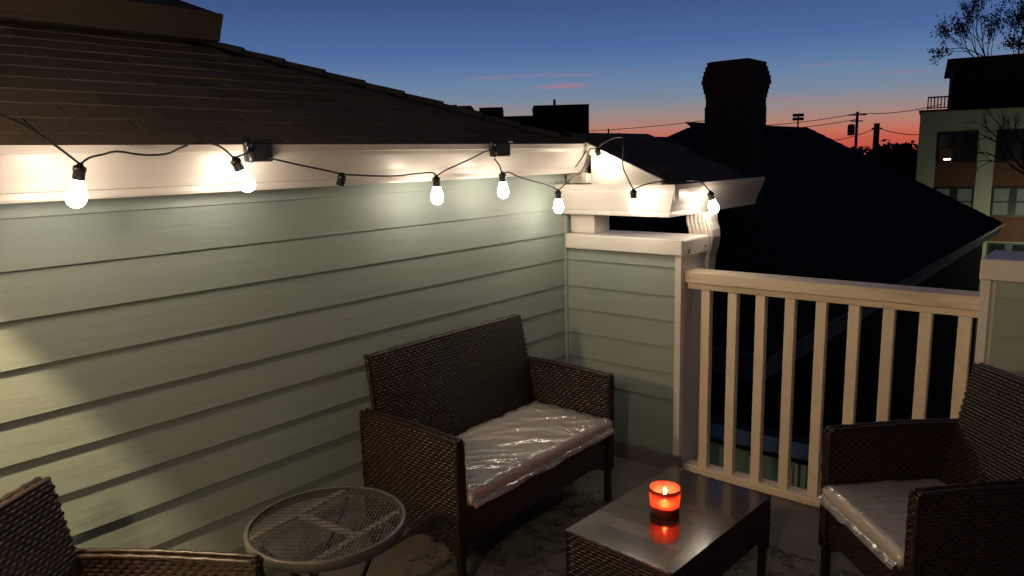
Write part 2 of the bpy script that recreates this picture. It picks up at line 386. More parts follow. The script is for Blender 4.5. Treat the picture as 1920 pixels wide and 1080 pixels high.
for i in range(n_cap):      # hip cap shingles running up the corner of the roof
    t0 = i*.145-.02; p = Vector((.10-t0, .10-t0, 1.720+PITCHR*t0)); q = Vector((.10-t0-.17, .10-t0-.17, 1.722+PITCHR*(t0+.17)))
    side = Vector((1, -1, -PITCHR*.9)).normalized()*.11; side2 = Vector((-1, 1, -PITCHR*.9)).normalized()*.11; up = Vector((0, 0, .016))
    c = MB(); c.add([p+side+up*.5, p+up*1.2, p+side2+up*.5, q+side, q+up*.3, q+side2, p+side, p, p+side2], [(0, 1, 4, 3), (1, 2, 5, 4), (6, 7, 1, 0), (7, 8, 2, 1)])
    c.build('hip_cap', 'shingle', roof)

def kprofile(zt, zb, back, sgn, front):
    # K-style gutter section in (distance, z), from wall top round the front
    D = lambda t: back + sgn*t*front
    h = zt-zb
    return [(D(0), zb), (D(.60), zb), (D(.62), zb+.05*h), (D(.62), zb+.16*h), (D(.66), zb+.18*h), (D(.72), zb+.36*h), (D(.84), zb+.58*h), (D(.93), zb+.74*h),
            (D(.96), zb+.84*h), (D(1.0), zb+.86*h), (D(1.0), zt), (D(.90), zt), (D(.90), zt-.02*h), (D(.97), zt-.03*h), (D(.97), zb+.87*h), (D(.90), zb+.80*h), (D(.60), zb+.22*h), (D(.58), zb+.02*h), (D(.02), zb+.02*h), (D(.02), zt), (D(0), zt)]
gt = MB(); gt.prism([(a, b) for a, b in kprofile(1.722, 1.567, .004, 1, .132)], 1, -6.0, .105); gt.build('gutter', 'gutter', house)
# lower gutter: along X over the parapet, mitred, then along Y
pX = kprofile(1.508, 1.345, .040, -1, .14)      # (y,z)
pY = kprofile(1.508, 1.345, .590, 1, .14)       # (x,z)
gx = MB(); n = len(pX); vs = [(.003, a, b) for a, b in pX] + [(.590+(.040-a), a, b) for a, b in pX]
gx.add(vs, [tuple(range(n))[::-1]] + [(i, (i+1) % n, (i+1) % n+n, i+n) for i in range(n)])
gx.build('gutter', 'gutter', house)
gy = MB(); vs = [(a, .040-(a-.590), b) for a, b in pY] + [(a, 1.02, b) for a, b in pY]
gy.add(vs, [tuple(range(n, 2*n))] + [(i, (i+1) % n, (i+1) % n+n, i+n) for i in range(n)]); gy.build('gutter', 'gutter', house)
sm = MB(); sm.box((.700, -.1025, 1.493), (.7325, -.099, 1.509)); sm.box((.7285, -.101, 1.43), (.7325, -.06, 1.509)); sm.build('gutter_seam', 'gutter', house)
# small lower roof and its white rake
lz = lambda x: 1.500+.43*(.655-x)
lr = MB(); lr.prism([(.03, lz(.03)), (.66, lz(.66)), (.66, lz(.66)-.012), (.03, lz(.03)-.012)], 1, .036, 1.10); lroof = lr.build('lower_roof', 'roofdark', house)
for i in range(5):
    for j in range(4):
        x = .675-i*.142*.92; y = .155+j*.29+(i % 2)*.05
        if y > 1.02: continue
        o = link('shingle', SHM[(i+j) % 4][0], lroof); o.matrix_local = Matrix.Translation(Vector((x, y+.03, lz(x)+.003))-hl) @ Matrix(((.9187, 0, .395), (0, 1, 0), (-.395, 0, .9187))).to_4x4()
rk = MB(); rk.prism([(.155, 1.500), (.155, lz(.155)-.03), (.57, lz(.57)-.028), (.57, 1.500)], 1, .034, .05); rk.build('gable_panel', 'trim', house)
rk = MB(); rk.prism([(.135, lz(.135)+.006), (.135, lz(.135)-.050), (.60, lz(.60)-.048), (.60, lz(.60)+.006)], 1, .008, .0335); rk.build('rake_board', 'trim', house)
bx = MB(); bx.box((.004, .012, 1.511), (.154, .10, 1.562), .003); bx.box((.12, -.005, 1.512), (.150, .0115, 1.566), .002); bx.build('fascia_return', 'trim', house)
bx = MB(); bx.box((.004, .045, 1.235), (.165, .20, 1.3435), .003); bx.build('fascia_block', 'trim', house)
# downspout behind the parapet
dsp = MB()
path = [Vector((.675, .31, 1.350)), Vector((.675, .31, 1.30)), Vector((.688, .312, 1.26)), Vector((.690, .318, 1.22)), Vector((.678, .330, 1.17)), Vector((.655, .345, 1.11)), Vector((.64, .35, .9)), Vector((.64, .35, -.6))]
prof = []
for k in range(6): x0 = -.068+k*.0227; prof += [(x0, -.045), (x0+.009, -.045), (x0+.012, -.0415), (x0+.018, -.0415)]
prof += [(.068, -.045), (.068, .045), (-.068, .045)]
vs = []; npf = len(prof)
for p in path: vs += [(p.x+a, p.y+b, p.z) for a, b in prof]
fs = [(i*npf+k, i*npf+(k+1) % npf, (i+1)*npf+(k+1) % npf, (i+1)*npf+k) for i in range(len(path)-1) for k in range(npf)]
dsp.add(vs, fs); dsp.build('downspout', 'gutter', house)
# upper storey eave on the roof
up = MB(); up.box((-3.4, -6, 1.95), (-1.35, -1.62, 2.30)); up.build('upper_wall', 'aptdark', house)
up = MB(); up.prism([(a, b) for a, b in kprofile(2.395, 2.272, -1.22, 1, .125)], 1, -6, -1.335); up.box((-1.36, -6, 2.285), (-1.221, -1.335, 2.39)); up.build('upper_gutter', 'brownpaint', house)
up = MB(); up.prism([(-1.12, 2.398), (-3.0, 3.0), (-3.0, 2.96), (-1.22, 2.388)], 1, -6, -1.34); up.build('upper_roof', 'shingle', house)
# the wall behind the viewer
w2 = MB(); w2.box((-.10, -6.2, -.25), (5.0, -6.05, 3.0)); rear = w2.build('rear_wall', 'siding_x', house)

# ------------------------------------------------------------------ parapets
def parapet(name, label, x0, x1, yf, yb, post_left, cap_over_r, wide_post=.035):
    P = thing(name, label, 'parapet', ((x0+x1)/2, (yf+yb)/2, 0))
    core = MB(); core.box((x0+.004, yf+.003, 0), (x1-.004, yb-.003, 1.153)); c = core.build('wall_core', 'trim', P)
    a0, a1 = (x0+.012, x1-.036) if not post_left else (x0+.046, x1)
    tp = 1.1525
    for k, z in enumerate(HZ[3:10]):
        b = MB(); board(b, 0, a0, a1, z-.002, (tp+.008) if k else tp, yf+.0025, -1, .010+random.uniform(0, .002)); b.build('siding_board', 'siding_x', c); tp = z-.002
    b = MB(); b.box((a0, yf-.006, .094), (a1, yf+.002, .262), .002); b.build('base_board', 'trim' if post_left else 'siding_x', P)
    b = MB(); b.prism([(yf+.002, .0005), (yf-.020, .0005), (yf-.014, .088), (yf-.010, .0935), (yf+.002, .0935)], 0, x0+.02, x1+(.006 if not post_left else 0)); b.build('base_flashing', 'membrane', P)
    b = MB()
    if not post_left: b.box((x1-.035, yf-.016, .092), (x1, yf+.0025, 1.1525), .002); b.box((x1-.0035, yf+.003, .092), (x1+.001, yb, 1.1525))
    else: b.box((x0, yf-.016, .02), (x0+.032, yf+.0025, 1.1525), .002); b.box((x0-.001, yf+.003, .02), (x0+.0035, yb, 1.1525))
    b.build('corner_post', 'trim', P)
    cp = MB()
    if not post_left:
        cp.box((x0+.022, yf-.030, 1.1535), (x1+.010, yb+.03, 1.234), .004); cap = cp.build('coping', 'trim', P)
        sp = MB(); sp.box((x1+.0105, yf-.022, 1.150), (x1+.016, yb+.028, 1.229), .002); side = sp.build('coping_end', 'trim', P)
        for y, z in ((yf+.03, 1.168), (yf+.035, 1.180), (yb-.02, 1.182)):
            q = MB(); q.tube([(x1+.016, y, z), (x1+.022, y, z)], .005, 8); q.build('screw', 'screw', side)
    else:
        cp.box((x0-.006, yf-.030, 1.1535), (x1, yb+.03, 1.234), .004); cap = cp.build('coping', 'trim', P)
    return P
parapet('parapet_wall', 'short sage green parapet with white coping in the corner under the lower gutter', 0.0, .728, 0.0, .23, False, .02)
parapet('parapet_wall', 'sage green parapet with pale coping at the right end of the railing', 2.008, 4.6, -.05, .20, True, 0)

# ------------------------------------------------------------------ railing
RL = thing('railing', 'cream painted wooden railing with nine square balusters between the parapets', 'railing', (1.37, .06, 0))
b = MB(); b.box((.7305, .012, 1.014), (2.006, .142, 1.072), .005); b.build('cap_rail', 'rail_x', RL)
b = MB(); b.box((.742, .028, .984), (2.006, .085, 1.0135), .002); b.build('top_rail', 'rail_x', RL)
b = MB(); b.box((.742, .018, .006), (2.006, .098, .046), .003); b.build('bottom_rail', 'rail_x', RL)
bm_ = MB(); bm_.box((-.023, -.020, .0465), (.023, .020, .9835), .002); bme = bm_.mesh('baluster'); bme.materials.append(MATS['rail'])
for i in range(9):
    o = link('baluster', bme, RL); o.location = (.836+.1393*i-1.37, .056-.06, 0); o.rotation_euler = (0, 0, random.uniform(-.02, .02))

# ------------------------------------------------------------------ string lights
ST = thing('string_lights', 'black string of globe lights strung along the white gutters', 'string lights', (.16, -1.2, 1.5))
def bulb_geo(): 
    return [(.0005, -.118), (.010, -.1165), (.019, -.110), (.0245, -.100), (.0265, -.090), (.0250, -.078), (.0205, -.062), (.0165, -.048), (.0145, -.040), (.0135, -.036)]
def sock_geo():
    return [(.003, .006), (.0075, .004), (.0085, -.002), (.0165, -.006), (.0175, -.014), (.0165, -.019), (.0155, -.020), (.0155, -.043), (.014, -.044), (.0005, -.044)]
def hang(top, tilt=(0, 0), lit=True, scale=1.0):
    m = Matrix.Rotation(tilt[0], 4, 'X') @ Matrix.Rotation(tilt[1], 4, 'Y') @ Matrix.Scale(scale, 4)
    s_ = MB(); s_.lathe(sock_geo(), 16, top, True, m); s_.build('socket', 'blackplastic', ST)
    if lit:
        q = MB(); q.lathe(bulb_geo(), 20, top, True, m); q.build('bulb', 'bulb_on', ST)
#   socket tops (where the cord meets)
B0 = (.30, -2.98, 1.86)
B1 = (.258, -2.539, 1.667); B2 = (.215, -2.071, 1.677); B3 = (.165, -1.615, 1.612); B4 = (.190, -1.160, 1.588)
B5 = (.190, -.740, 1.590); B6 = (.180, -.300, 1.488); B7 = (.255, -.060, 1.692); B8 = (.555, -.190, 1.488); B9 = (.778, .185, 1.462)
hang(B0); hang(B1, (-.20, .1)); hang(B2, (.42, .0)); hang(B3, (-.28, .15), False); hang(B4, (.02, .02)); hang(B5, (.03, .0)); hang(B6, (.05, .03))
hang(B7, (.25, -.30), scale=.9); hang(B8, (.0, -.06)); hang(B9, (.30, -.10))
cords = [
    [(.36, -3.45, 2.18), (.34, -3.2, 2.0), B0, (.24, -2.85, 1.855), (.235, -2.69, 1.79), (.248, -2.61, 1.735), B1],
    [B1, (.220, -2.50, 1.685), (.178, -2.45, 1.694), (.157, -2.40, 1.703), (.157, -2.33, 1.692), (.156, -2.26, 1.694), (.148, -2.21, 1.712), (.12, -2.14, 1.728), (.160, -2.09, 1.718), B2],
    [B2, (.185, -2.01, 1.692), (.165, -1.97, 1.695)],
    [(.165, -1.915, 1.676), (.166, -1.80, 1.650), (.166, -1.70, 1.630), B3, (.166, -1.56, 1.607), (.166, -1.46, 1.600), (.166, -1.36, 1.597), (.167, -1.25, 1.602), (.168, -1.16, 1.603), B4],
    [B4, (.168, -1.08, 1.612), (.166, -.98, 1.640), (.160, -.88, 1.668), (.150, -.80, 1.690), (.150, -.75, 1.690)],
    [(.166, -.765, 1.655), (.170, -.735, 1.622), B5, (.170, -.67, 1.590), (.168, -.60, 1.568), (.166, -.50, 1.545), (.165, -.40, 1.525), (.165, -.32, 1.503), B6],
    [B6, (.165, -.24, 1.505), (.165, -.18, 1.535), (.160, -.13, 1.555), (.155, -.07, 1.568), (.150, -.01, 1.62), (.175, -.01, 1.69), B7],
    [B7, (.28, -.05, 1.715), (.33, -.03, 1.742), (.395, -.03, 1.746), (.418, -.06, 1.72), (.424, -.075, 1.66), (.440, -.10, 1.60), (.490, -.14, 1.545), B8],
    [B8, (.58, -.16, 1.505), (.63, -.10, 1.522), (.70, -.02, 1.524), (.735, .06, 1.522), (.750, .14, 1.512), B9],
    [(.145, -.10, 1.60), (.148, -.05, 1.64), (.135, .03, 1.70), (.11, .08, 1.735)],
]
cm = MB()
for c in cords: cm.tube(smooth_path(c, 5), .0034, 5)
cm.build('cord', 'cord', ST)

def clip(label, y0, y1, x=.150):
    c = thing('gutter_clip', label, 'clip', (x, (y0+y1)/2, 1.66), 0, 'black plastic hooks on the gutter lip')
    L = y1-y0
    q = MB(); q.box((.1375, y0, 1.664), (.160, y1, 1.728), .004); q.build('clip_body', 'blackplastic', c)
    q = MB(); q.tube([(.150, y0+.012, 1.700), (.150, y0+.012, 1.746)], .014, 12); q.build('clip_post', 'blackplastic', c)
    q = MB(); q.box((.09, y1-.035, 1.7295), (.158, y1+.022, 1.737), .002); q.build('clip_hook', 'blackplastic', c)
    q = MB(); q.tube([(.161, y0+.014, 1.662), (.161, y0+.014, 1.708)], .010, 12); q.build('clip_pin', 'blackplastic', c)
clip('black plastic gutter clip beside the second lit bulb from the left', -1.995, -1.895)
clip('black plastic gutter clip between the hanging bulbs near the corner', -.770, -.640)

# ------------------------------------------------------------------ wicker furniture
def weave(mb, O, U, V, Nn, Wd, H, u_lim=None, pu=.0145, pv=.0125, amp=.0026):
    """flat strands going over and under upright stakes; O corner, U/V unit axes, Nn outward"""
    O, U, V, Nn = Vector(O), Vector(U), Vector(V), Vector(Nn)
    rows = max(1, int(H/pv)); pv = H/rows
    for r_ in range(rows):
        vc = (r_+.5)*pv; lo, hi = (0, Wd) if u_lim is None else u_lim(vc)
        if hi-lo < pu: continue
        ns = max(2, int((hi-lo)/(pu*.5)))
        vs = []; fs = []; j = random.uniform(-.0006, .0006)
        for i in range(ns+1):
            u = lo+(hi-lo)*i/ns; h = amp*math.cos(PI*u/pu+PI*r_)
            c = O+U*u+Nn*(h+.0035)
            vs += [c+V*(vc-pv*.46+j)-Nn*.0022, c+V*(vc-pv*.2+j)+Nn*.0004, c+V*(vc+pv*.2+j)+Nn*.0004, c+V*(vc+pv*.46+j)-Nn*.0022]
        for i in range(ns):
            o = i*4; fs += [(o, o+4, o+5, o+1), (o+1, o+5, o+6, o+2), (o+2, o+6, o+7, o+3)]
        mb.add(vs, fs, True)
def braid(mb, pts, r=.0075):
    """wrapped edge: a knobbly roll along a path"""
    P_ = smooth_path(pts, 14); rr = []
    for i, p in enumerate(P_): rr.append(r*(1+.22*math.cos(i*2.1)))
    mb.tube(P_, rr, 6)
def seat_furniture(name, label, Wd, loc, rz, group, cat):
    F = thing(name, label, cat, loc, rz, group)
    L0 = Vector((0, 0, 0)); ROOTLOC[F.name] = L0
    D = .60; hx = D/2; xr = -.25; hw = Wd/2; ARM = .648; BACK = .872; SEAT = .37; T = .040
    def arch(u, Wx, base=.165, rise=.055): 
        t = max(0, min(1, min(u, Wx-u)/.10)); return base+rise*(t*t*(3-2*t))
    # legs
    for lx in (xr+.016, hx-.016):
        for sy in (-1, 1):
            q = MB(); q.box((lx-.014, sy*(hw-.022)-.014, 0), (lx+.014, sy*(hw-.022)+.014, .30), .002)
            q.build('leg', 'blackmetal', F)
    # side panels with the arm on top
    for sy in (-1, 1):
        nU = 12; poly = []; DP = hx-xr
        topz = lambda x: ARM-.009*((x/hx)**2)
        for i in range(nU+1): x = xr+DP*i/nU; poly.append((x, arch(x-xr, DP)))
        for i in range(nU+1): x = hx-DP*i/nU; poly.append((x, topz(x)-.004))
        y0, y1 = sorted((sy*hw-sy*.006, sy*(hw-T)+sy*.006))
        q = MB(); q.prism(poly, 1, y0, y1); side = q.build('arm_panel', 'wicker_core', F)
        wv = MB()
        def lim(v, z0=.165):
            z = z0+v
            if z >= .222: return (0, DP)
            t = (z-.165)/.055; e = .10*min(1, max(0, t)); return (0, e)
        def lim2(v):
            z = .165+v
            if z >= .222: return (0, 0)
            t = (z-.165)/.055; e = .10*min(1, max(0, t)); return (DP-e, DP)
        for fn in (lim, lim2):
            weave(wv, (xr, sy*hw-sy*.006, .165), (1, 0, 0), (0, 0, 1), (0, sy, 0), DP, ARM-.175, fn)
        weave(wv, (xr+.05, sy*(hw-T)+sy*.006, SEAT-.05), (1, 0, 0), (0, 0, 1), (0, -sy, 0), DP-.05, ARM-.010-SEAT+.05)
        braid(wv, [(xr, sy*(hw-.006), topz(xr)), (0, sy*(hw-.006), topz(0)), (hx, sy*(hw-.006), topz(hx))])
        braid(wv, [(xr, sy*(hw-T+.006), topz(xr)), (0, sy*(hw-T+.006), topz(0)), (hx, sy*(hw-T+.006), topz(hx))])
        tp_ = MB()
        weave(wv, (xr, sy*(hw-T/2)-.013, ARM-.014), (1, 0, 0), (0, 1, 0), (0, 0, 1), DP, .026)
        weave(wv, (hx-.001, sy*(hw-T/2)-.015, .17), (0, 1, 0), (0, 0, 1), (1, 0, 0), .030, ARM-.19)
        for ey in (sy*(hw-.002), sy*(hw-T+.002)): braid(wv, [(hx+.001, ey, .175), (hx+.001, ey, .40), (hx+.001, ey, ARM-.012)], .0058)
        braid(wv, [(xr-.001, sy*(hw-.002), .175), (xr-.001, sy*(hw-.002), .40), (xr-.001, sy*(hw-.002), ARM-.012)], .0062)
        stuff(wv.build('wicker_weave', 'wicker', side))
    # front apron
    q = MB(); poly = []; aw = Wd-2*T
    for i in range(15): y = -aw/2+aw*i/14; poly.append((y, arch(y+aw/2, aw, .165, .05)))
    poly += [(aw/2, SEAT-.004), (-aw/2, SEAT-.004)]
    q.prism(poly, 0, hx-.030, hx-.012); ap = q.build('apron', 'wicker_core', F)
    wv = MB()
    def l1(v):
        z = .165+v
        if z >= .217: return (0, aw)
        return (0, .10*(z-.165)/.05)
    weave(wv, (hx-.012, -aw/2, .165), (0, 1, 0), (0, 0, 1), (1, 0, 0), aw, SEAT-.167, l1)
    weave(wv, (hx-.012, -aw/2, .165), (0, 1, 0), (0, 0, 1), (1, 0, 0), aw, .05, lambda v: (aw-.10*v/.05, aw))
    braid(wv, [(hx-.014, -aw/2, SEAT), (hx-.014, 0, SEAT), (hx-.014, aw/2, SEAT)], .006)
    stuff(wv.build('wicker_weave', 'wicker', ap))
    # seat deck
    q = MB(); q.box((xr+.06, -aw/2+.001, SEAT-.03), (hx-.031, aw/2-.001, SEAT-.006)); q.build('seat', 'wicker_core', F)
    # backrest, leaning back
    lean = .125; z0, z1 = .17, BACK; bw = Wd-.05
    ax = lambda z: -.100-(z-z0)/(z1-z0)*lean
    Vv = Vector((ax(z1)-ax(z0), 0, z1-z0)); H = Vv.length; Vv.normalize(); Nn = Vector((Vv.z, 0, -Vv.x))
    q = MB(); taper = .018
    vs = []
    for z, e in ((z0, 0), (z1-.006, taper)):
        for dx in (0, -.030):
            for y in (-bw/2+e, bw/2-e): vs.append((ax(z)+dx, y, z))
    q.add(vs, [(0, 1, 5, 4), (3, 2, 6, 7), (0, 4, 6, 2), (1, 3, 7, 5), (4, 5, 7, 6), (0, 2, 3, 1)]); bk = q.build('backrest', 'wicker_core', F)
    wv = MB(); lb = lambda v: (taper*v/H, bw-taper*v/H)
    weave(wv, (ax(z0), -bw/2, z0), (0, 1, 0), Vv, Nn, bw, H-.008, lb)
    weave(wv, (ax(z0)-.030, -bw/2, z0), (0, 1, 0), Vv, -Nn, bw, H-.008, lb)
    for dx in (-.002, -.028): braid(wv, [(ax(z1)+dx, -bw/2+taper, z1-.004), (ax(z1)+dx, 0, z1), (ax(z1)+dx, bw/2-taper, z1-.004)])
    weave(wv, (ax(z1)-.029, -bw/2+taper, z1-.006), (0, 1, 0), (1, 0, 0), (0, 0, 1), bw-2*taper, .026)
    for sy in (-1, 1): braid(wv, [(ax(z0)-.015, sy*bw/2, z0+.02), (ax(.5)-.015, sy*(bw/2-taper*.45), .5), (ax(z1)-.015, sy*(bw/2-taper), z1-.005)], .011)
    stuff(wv.build('wicker_weave', 'wicker', bk))
    ROOTLOC[F.name] = Vector(loc)
    return F
loveseat = seat_furniture('loveseat', 'dark brown wicker loveseat standing against the green siding wall', 1.05, (.330, -1.018, 0), 0, None, 'loveseat')
chair_d = (-.774, -.633)
RA = math.radians(44.5)
ax_ = Vector((-math.cos(RA), -math.sin(RA))); ay_ = Vector((math.sin(RA), -math.cos(RA))); rzc = math.atan2(ax_.y, ax_.x)
# chair centre from its front left arm corner
frontL = Vector((1.629, -.602)); cc = frontL - ax_*.30 + ay_*.28
chairR = seat_furniture('armchair', 'dark brown wicker armchair at the right edge beside the railing', .56, (cc.x, cc.y, 0), rzc, 'wicker armchairs', 'armchair')
ax2 = Vector((.814, .581)); ay2 = Vector((.581, -.814))
fr2 = Vector((.760, -2.400)); c2 = fr2 - ax2*.30 + ay2*.28
chairL = copy_tree(chairR); chairL.location = (c2.x, c2.y, 0); chairL.rotation_euler = (0, 0, math.atan2(.581, .814))
chairL['label'] = 'dark brown wicker armchair cut off by the bottom left corner of the view'

def cushion(label, Wd, loc, rz, zb, D=.545, T=.062, seed=0, wrinkle=1.0):
    C_ = thing('seat_cushion', label, 'cushion', loc, rz, 'plastic wrapped seat cushions')
    def shell(infl, nx, ny, fold):
        mb = MB(); vs = []; idx = {}
        hx, hy = D/2+infl, Wd/2+infl
        def pt(u, v, top):
            x = -hx+2*hx*u; y = -hy+2*hy*v
            ex = min(u, 1-u)*2*hx; ey = min(v, 1-v)*2*hy
            e = min(1, ex/.030)*min(1, ey/.030); e = math.sqrt(max(0, 1-(1-min(1, ex/.03))**2))*math.sqrt(max(0, 1-(1-min(1, ey/.03))**2))
            puff = .010*math.sin(PI*u)*math.sin(PI*v)
            z = (T/2+infl)*(.35+.65*e)*(1 if top else -1) + (puff if top else 0)
            if fold > 0:
                a = Vector(((x+y)*2.0, (y-x)*9.0, seed*3.1)); b_ = Vector((x*9, y*7, seed+9))
                f1 = 1-abs(noise.noise(a)*2.2); f2 = 1-abs(noise.noise(b_)*2)
                z += fold*(.012*max(0, f1-.35)+.003*f2)*(1 if top else .3)
                x += fold*.005*noise.noise(Vector((y*22, u*3, seed+5)))*(1 if ex < .02 else 0); y += fold*.005*noise.noise(Vector((x*22, v*3, seed+8)))*(1 if ey < .02 else 0)
            return (x, y, z+T/2)
        for top in (1, 0):
            for i in range(nx+1):
                for j in range(ny+1): idx[top, i, j] = len(vs); vs.append(pt(i/nx, j/ny, top))
        fs = []
        for i in range(nx):
            for j in range(ny):
                fs.append((idx[1,i,j], idx[1,i+1,j], idx[1,i+1,j+1], idx[1,i,j+1])); fs.append((idx[0,i,j], idx[0,i,j+1], idx[0,i+1,j+1], idx[0,i+1,j]))
        for i in range(nx): fs.append((idx[0,i,0], idx[0,i+1,0], idx[1,i+1,0], idx[1,i,0])); fs.append((idx[0,i+1,ny], idx[0,i,ny], idx[1,i,ny], idx[1,i+1,ny]))
        for j in range(ny): fs.append((idx[0,0,j+1], idx[0,0,j], idx[1,0,j], idx[1,0,j+1])); fs.append((idx[0,nx,j], idx[0,nx,j+1], idx[1,nx,j+1], idx[1,nx,j]))
        mb.add(vs, fs, True); return mb
    pad = shell(0, 26, int(26*Wd/D), 0).build('pad', 'cushion', C_, off=False)
    shell(.0045, 70, int(70*Wd/D), wrinkle).build('plastic_wrap', 'clear_film', C_, off=False)
    # crimped open end of the bag sticking out at one corner
    e = MB(); vs = []; fs = []
    for i in range(13):
        t = i/12; x = D/2+.004+.002*math.sin(t*9); y = -Wd/2+t*Wd
        for k, (dx, dz) in enumerate(((0, T*.30), (.012+.006*noise.noise(Vector((t*14, seed, 0))), T*.16+.008*noise.noise(Vector((t*19, seed, 2)))), (.016+.012*noise.noise(Vector((t*11, seed, 5))), -.002+.010*noise.noise(Vector((t*17, seed, 7)))))):
            vs.append((x+dx, y, dz+.006))
    for i in range(12):
        for k in range(2): o = i*3+k; fs.append((o, o+1, o+4, o+3))
    e.add(vs, fs, False); e.build('bag_seam', 'clear_film', C_, off=False)
    return C_
cushion('long beige cushion still in its clear plastic bag on the loveseat', .955, (.330+.095, -1.018, .372), 0, 0, .45, seed=1)
cushion('beige cushion in clear plastic on the right armchair', .475, (cc.x+ax_.x*.095, cc.y+ax_.y*.095, .372), rzc, 0, .45, seed=4, wrinkle=.6)
cushion('beige cushion on the armchair in the bottom left corner', .475, (c2.x+ax2.x*.095, c2.y+ax2.y*.095, .372), math.atan2(.581, .814), 0, .45, seed=6, wrinkle=.6)

# ------------------------------------------------------------------ coffee table
TA = math.radians(-3.3)
ct = thing('coffee_table', 'low dark brown wicker coffee table with a glossy top', 'table', (1.276, -1.117, 0), TA)
ROOTLOC[ct.name] = Vector((0, 0, 0))
TX, TY, TZ = .210, .341, .40
q = MB(); q.box((-TX, -TY, TZ-.008), (TX, TY, TZ), .0025); q.build('table_top', 'tabletop', ct)
for sx in (-1, 1):
    for sy in (-1, 1):
        q = MB(); q.box((sx*(TX-.018)-.013, sy*(TY-.018)-.013, 0), (sx*(TX-.018)+.013, sy*(TY-.018)+.013, TZ-.0085), .002); q.build('leg', 'blackmetal', ct)
for sy in (-1, 1):
    poly = []
    for i in range(13): x = -TX+2*TX*i/12; t = max(0, min(1, min(x+TX, TX-x)/.08)); poly.append((x, .20+.05*t*t*(3-2*t)))
    poly += [(TX, TZ-.0095), (-TX, TZ-.0095)]
    q = MB(); q.prism(poly, 1, *sorted((sy*(TY-.004), sy*(TY-.018)))); a = q.build('side_panel', 'wicker_core', ct)
    wv = MB(); weave(wv, (-TX, sy*(TY-.004), .25), (1, 0, 0), (0, 0, 1), (0, sy, 0), 2*TX, TZ-.262)
    weave(wv, (-TX, sy*(TY-.004), .20), (1, 0, 0), (0, 0, 1), (0, sy, 0), 2*TX, .05, lambda v: (0, .08*v/.05)); weave(wv, (-TX, sy*(TY-.004), .20), (1, 0, 0), (0, 0, 1), (0, sy, 0), 2*TX, .05, lambda v: (2*TX-.08*v/.05, 2*TX))
    braid(wv, [(-TX, sy*TY, TZ-.004), (0, sy*TY, TZ-.004), (TX, sy*TY, TZ-.004)], .006); stuff(wv.build('wicker_weave', 'wicker', a))
for sx in (-1, 1):
    poly = []
    for i in range(13): x = -TY+2*TY*i/12; t = max(0, min(1, min(x+TY, TY-x)/.08)); poly.append((x, .20+.05*t*t*(3-2*t)))
    poly += [(TY, TZ-.0095), (-TY, TZ-.0095)]
    q = MB(); q.prism(poly, 0, *sorted((sx*(TX-.004), sx*(TX-.018)))); a = q.build('side_panel', 'wicker_core', ct)
    wv = MB(); weave(wv, (sx*(TX-.004), -TY, .25), (0, 1, 0), (0, 0, 1), (sx, 0, 0), 2*TY, TZ-.262)
    weave(wv, (sx*(TX-.004), -TY, .20), (0, 1, 0), (0, 0, 1), (sx, 0, 0), 2*TY, .05, lambda v: (0, .08*v/.05)); weave(wv, (sx*(TX-.004), -TY, .20), (0, 1, 0), (0, 0, 1), (sx, 0, 0), 2*TY, .05, lambda v: (2*TY-.08*v/.05, 2*TY))
    stuff(wv.build('wicker_weave', 'wicker', a))

# ------------------------------------------------------------------ candle
CX, CY = 1.255, -1.130
cd = thing('candle', 'lit candle in a red glass tumbler on the coffee table', 'candle', (CX, CY, TZ+.0008))
ROOTLOC[cd.name] = Vector((0, 0, 0)); cd.scale = (1.16, 1.16, .98)
q = MB(); q.lathe([(.0005, .002), (.041, .002), (.044, .006), (.046, .050), (.0485, .096), (.0475, .0975), (.0455, .096), (.043, .050), (.0415, .012), (.0005, .010)], 40); q.build('glass', 'red_glass', cd)
q = MB(); q.lathe([(.0005, .0105), (.0405, .0108), (.0415, .034), (.036, .0365), (.018, .035), (.0005, .0345)], 32); q.build('wax', 'wax', cd)
q = MB(); q.tube([(0, 0, .034), (.001, 0, .041), (.002, .001, .046)], .0012, 6); q.build('wick', 'wick', cd)
q = MB(); q.lathe([(.0005, .042), (.0045, .046), (.0065, .053), (.0055, .062), (.003, .070), (.0005, .078)], 14); q.build('flame', 'flame', cd)

# ------------------------------------------------------------------ mesh side table
st = thing('side_table', 'small round metal mesh side table in front of the loveseat arm', 'table', (.585, -2.075, 0), math.radians(96.5))
ROOTLOC[st.name] = Vector((0, 0, 0)); RT, ZT = .247, .545
q = MB(); q.lathe([(RT-.012, ZT+.002), (RT-.004, ZT+.004), (RT, ZT), (RT, ZT-.028), (RT-.003, ZT-.031), (RT-.006, ZT-.028), (RT-.006, ZT-.006), (RT-.012, ZT-.004), (RT-.012, ZT+.002)], 72); q.build('rim', 'meshmetal', st)
q = MB(); k = -RT+.012
while k < RT-.012:
    h = math.sqrt(max(0, (RT-.010)**2-k*k)); nseg = max(1, int(2*h/.022)); 
    # expanded metal: slanted strands stitched side by side
    vs = []; fs = []; ph = int(round((k+RT)/.0105)) % 2
    for i in range(nseg+1):
        y = -h+2*h*i/nseg; z = .0016*(1 if (i+ph) % 2 else -1); sx = .0016*(1 if (i+ph) % 2 else -1)
        vs += [(k-.0020+sx, y, ZT-.004+z), (k+.0020+sx, y, ZT-.002+z)]
    for i in range(nseg): o = i*2; fs.append((o, o+1, o+3, o+2))
    q.add(vs, fs); k += .0105
k = -RT+.02
while k < RT-.02:
    h = math.sqrt(max(0, (RT-.012)**2-k*k)); q.box((-h, k-.0009, ZT-.0065), (h, k+.0009, ZT-.0045)); k += .022
mt = stuff(q.build('mesh_top', 'meshmetal', st)); mt.rotation_euler = (0, 0, math.radians(-59.5))
a = MB()
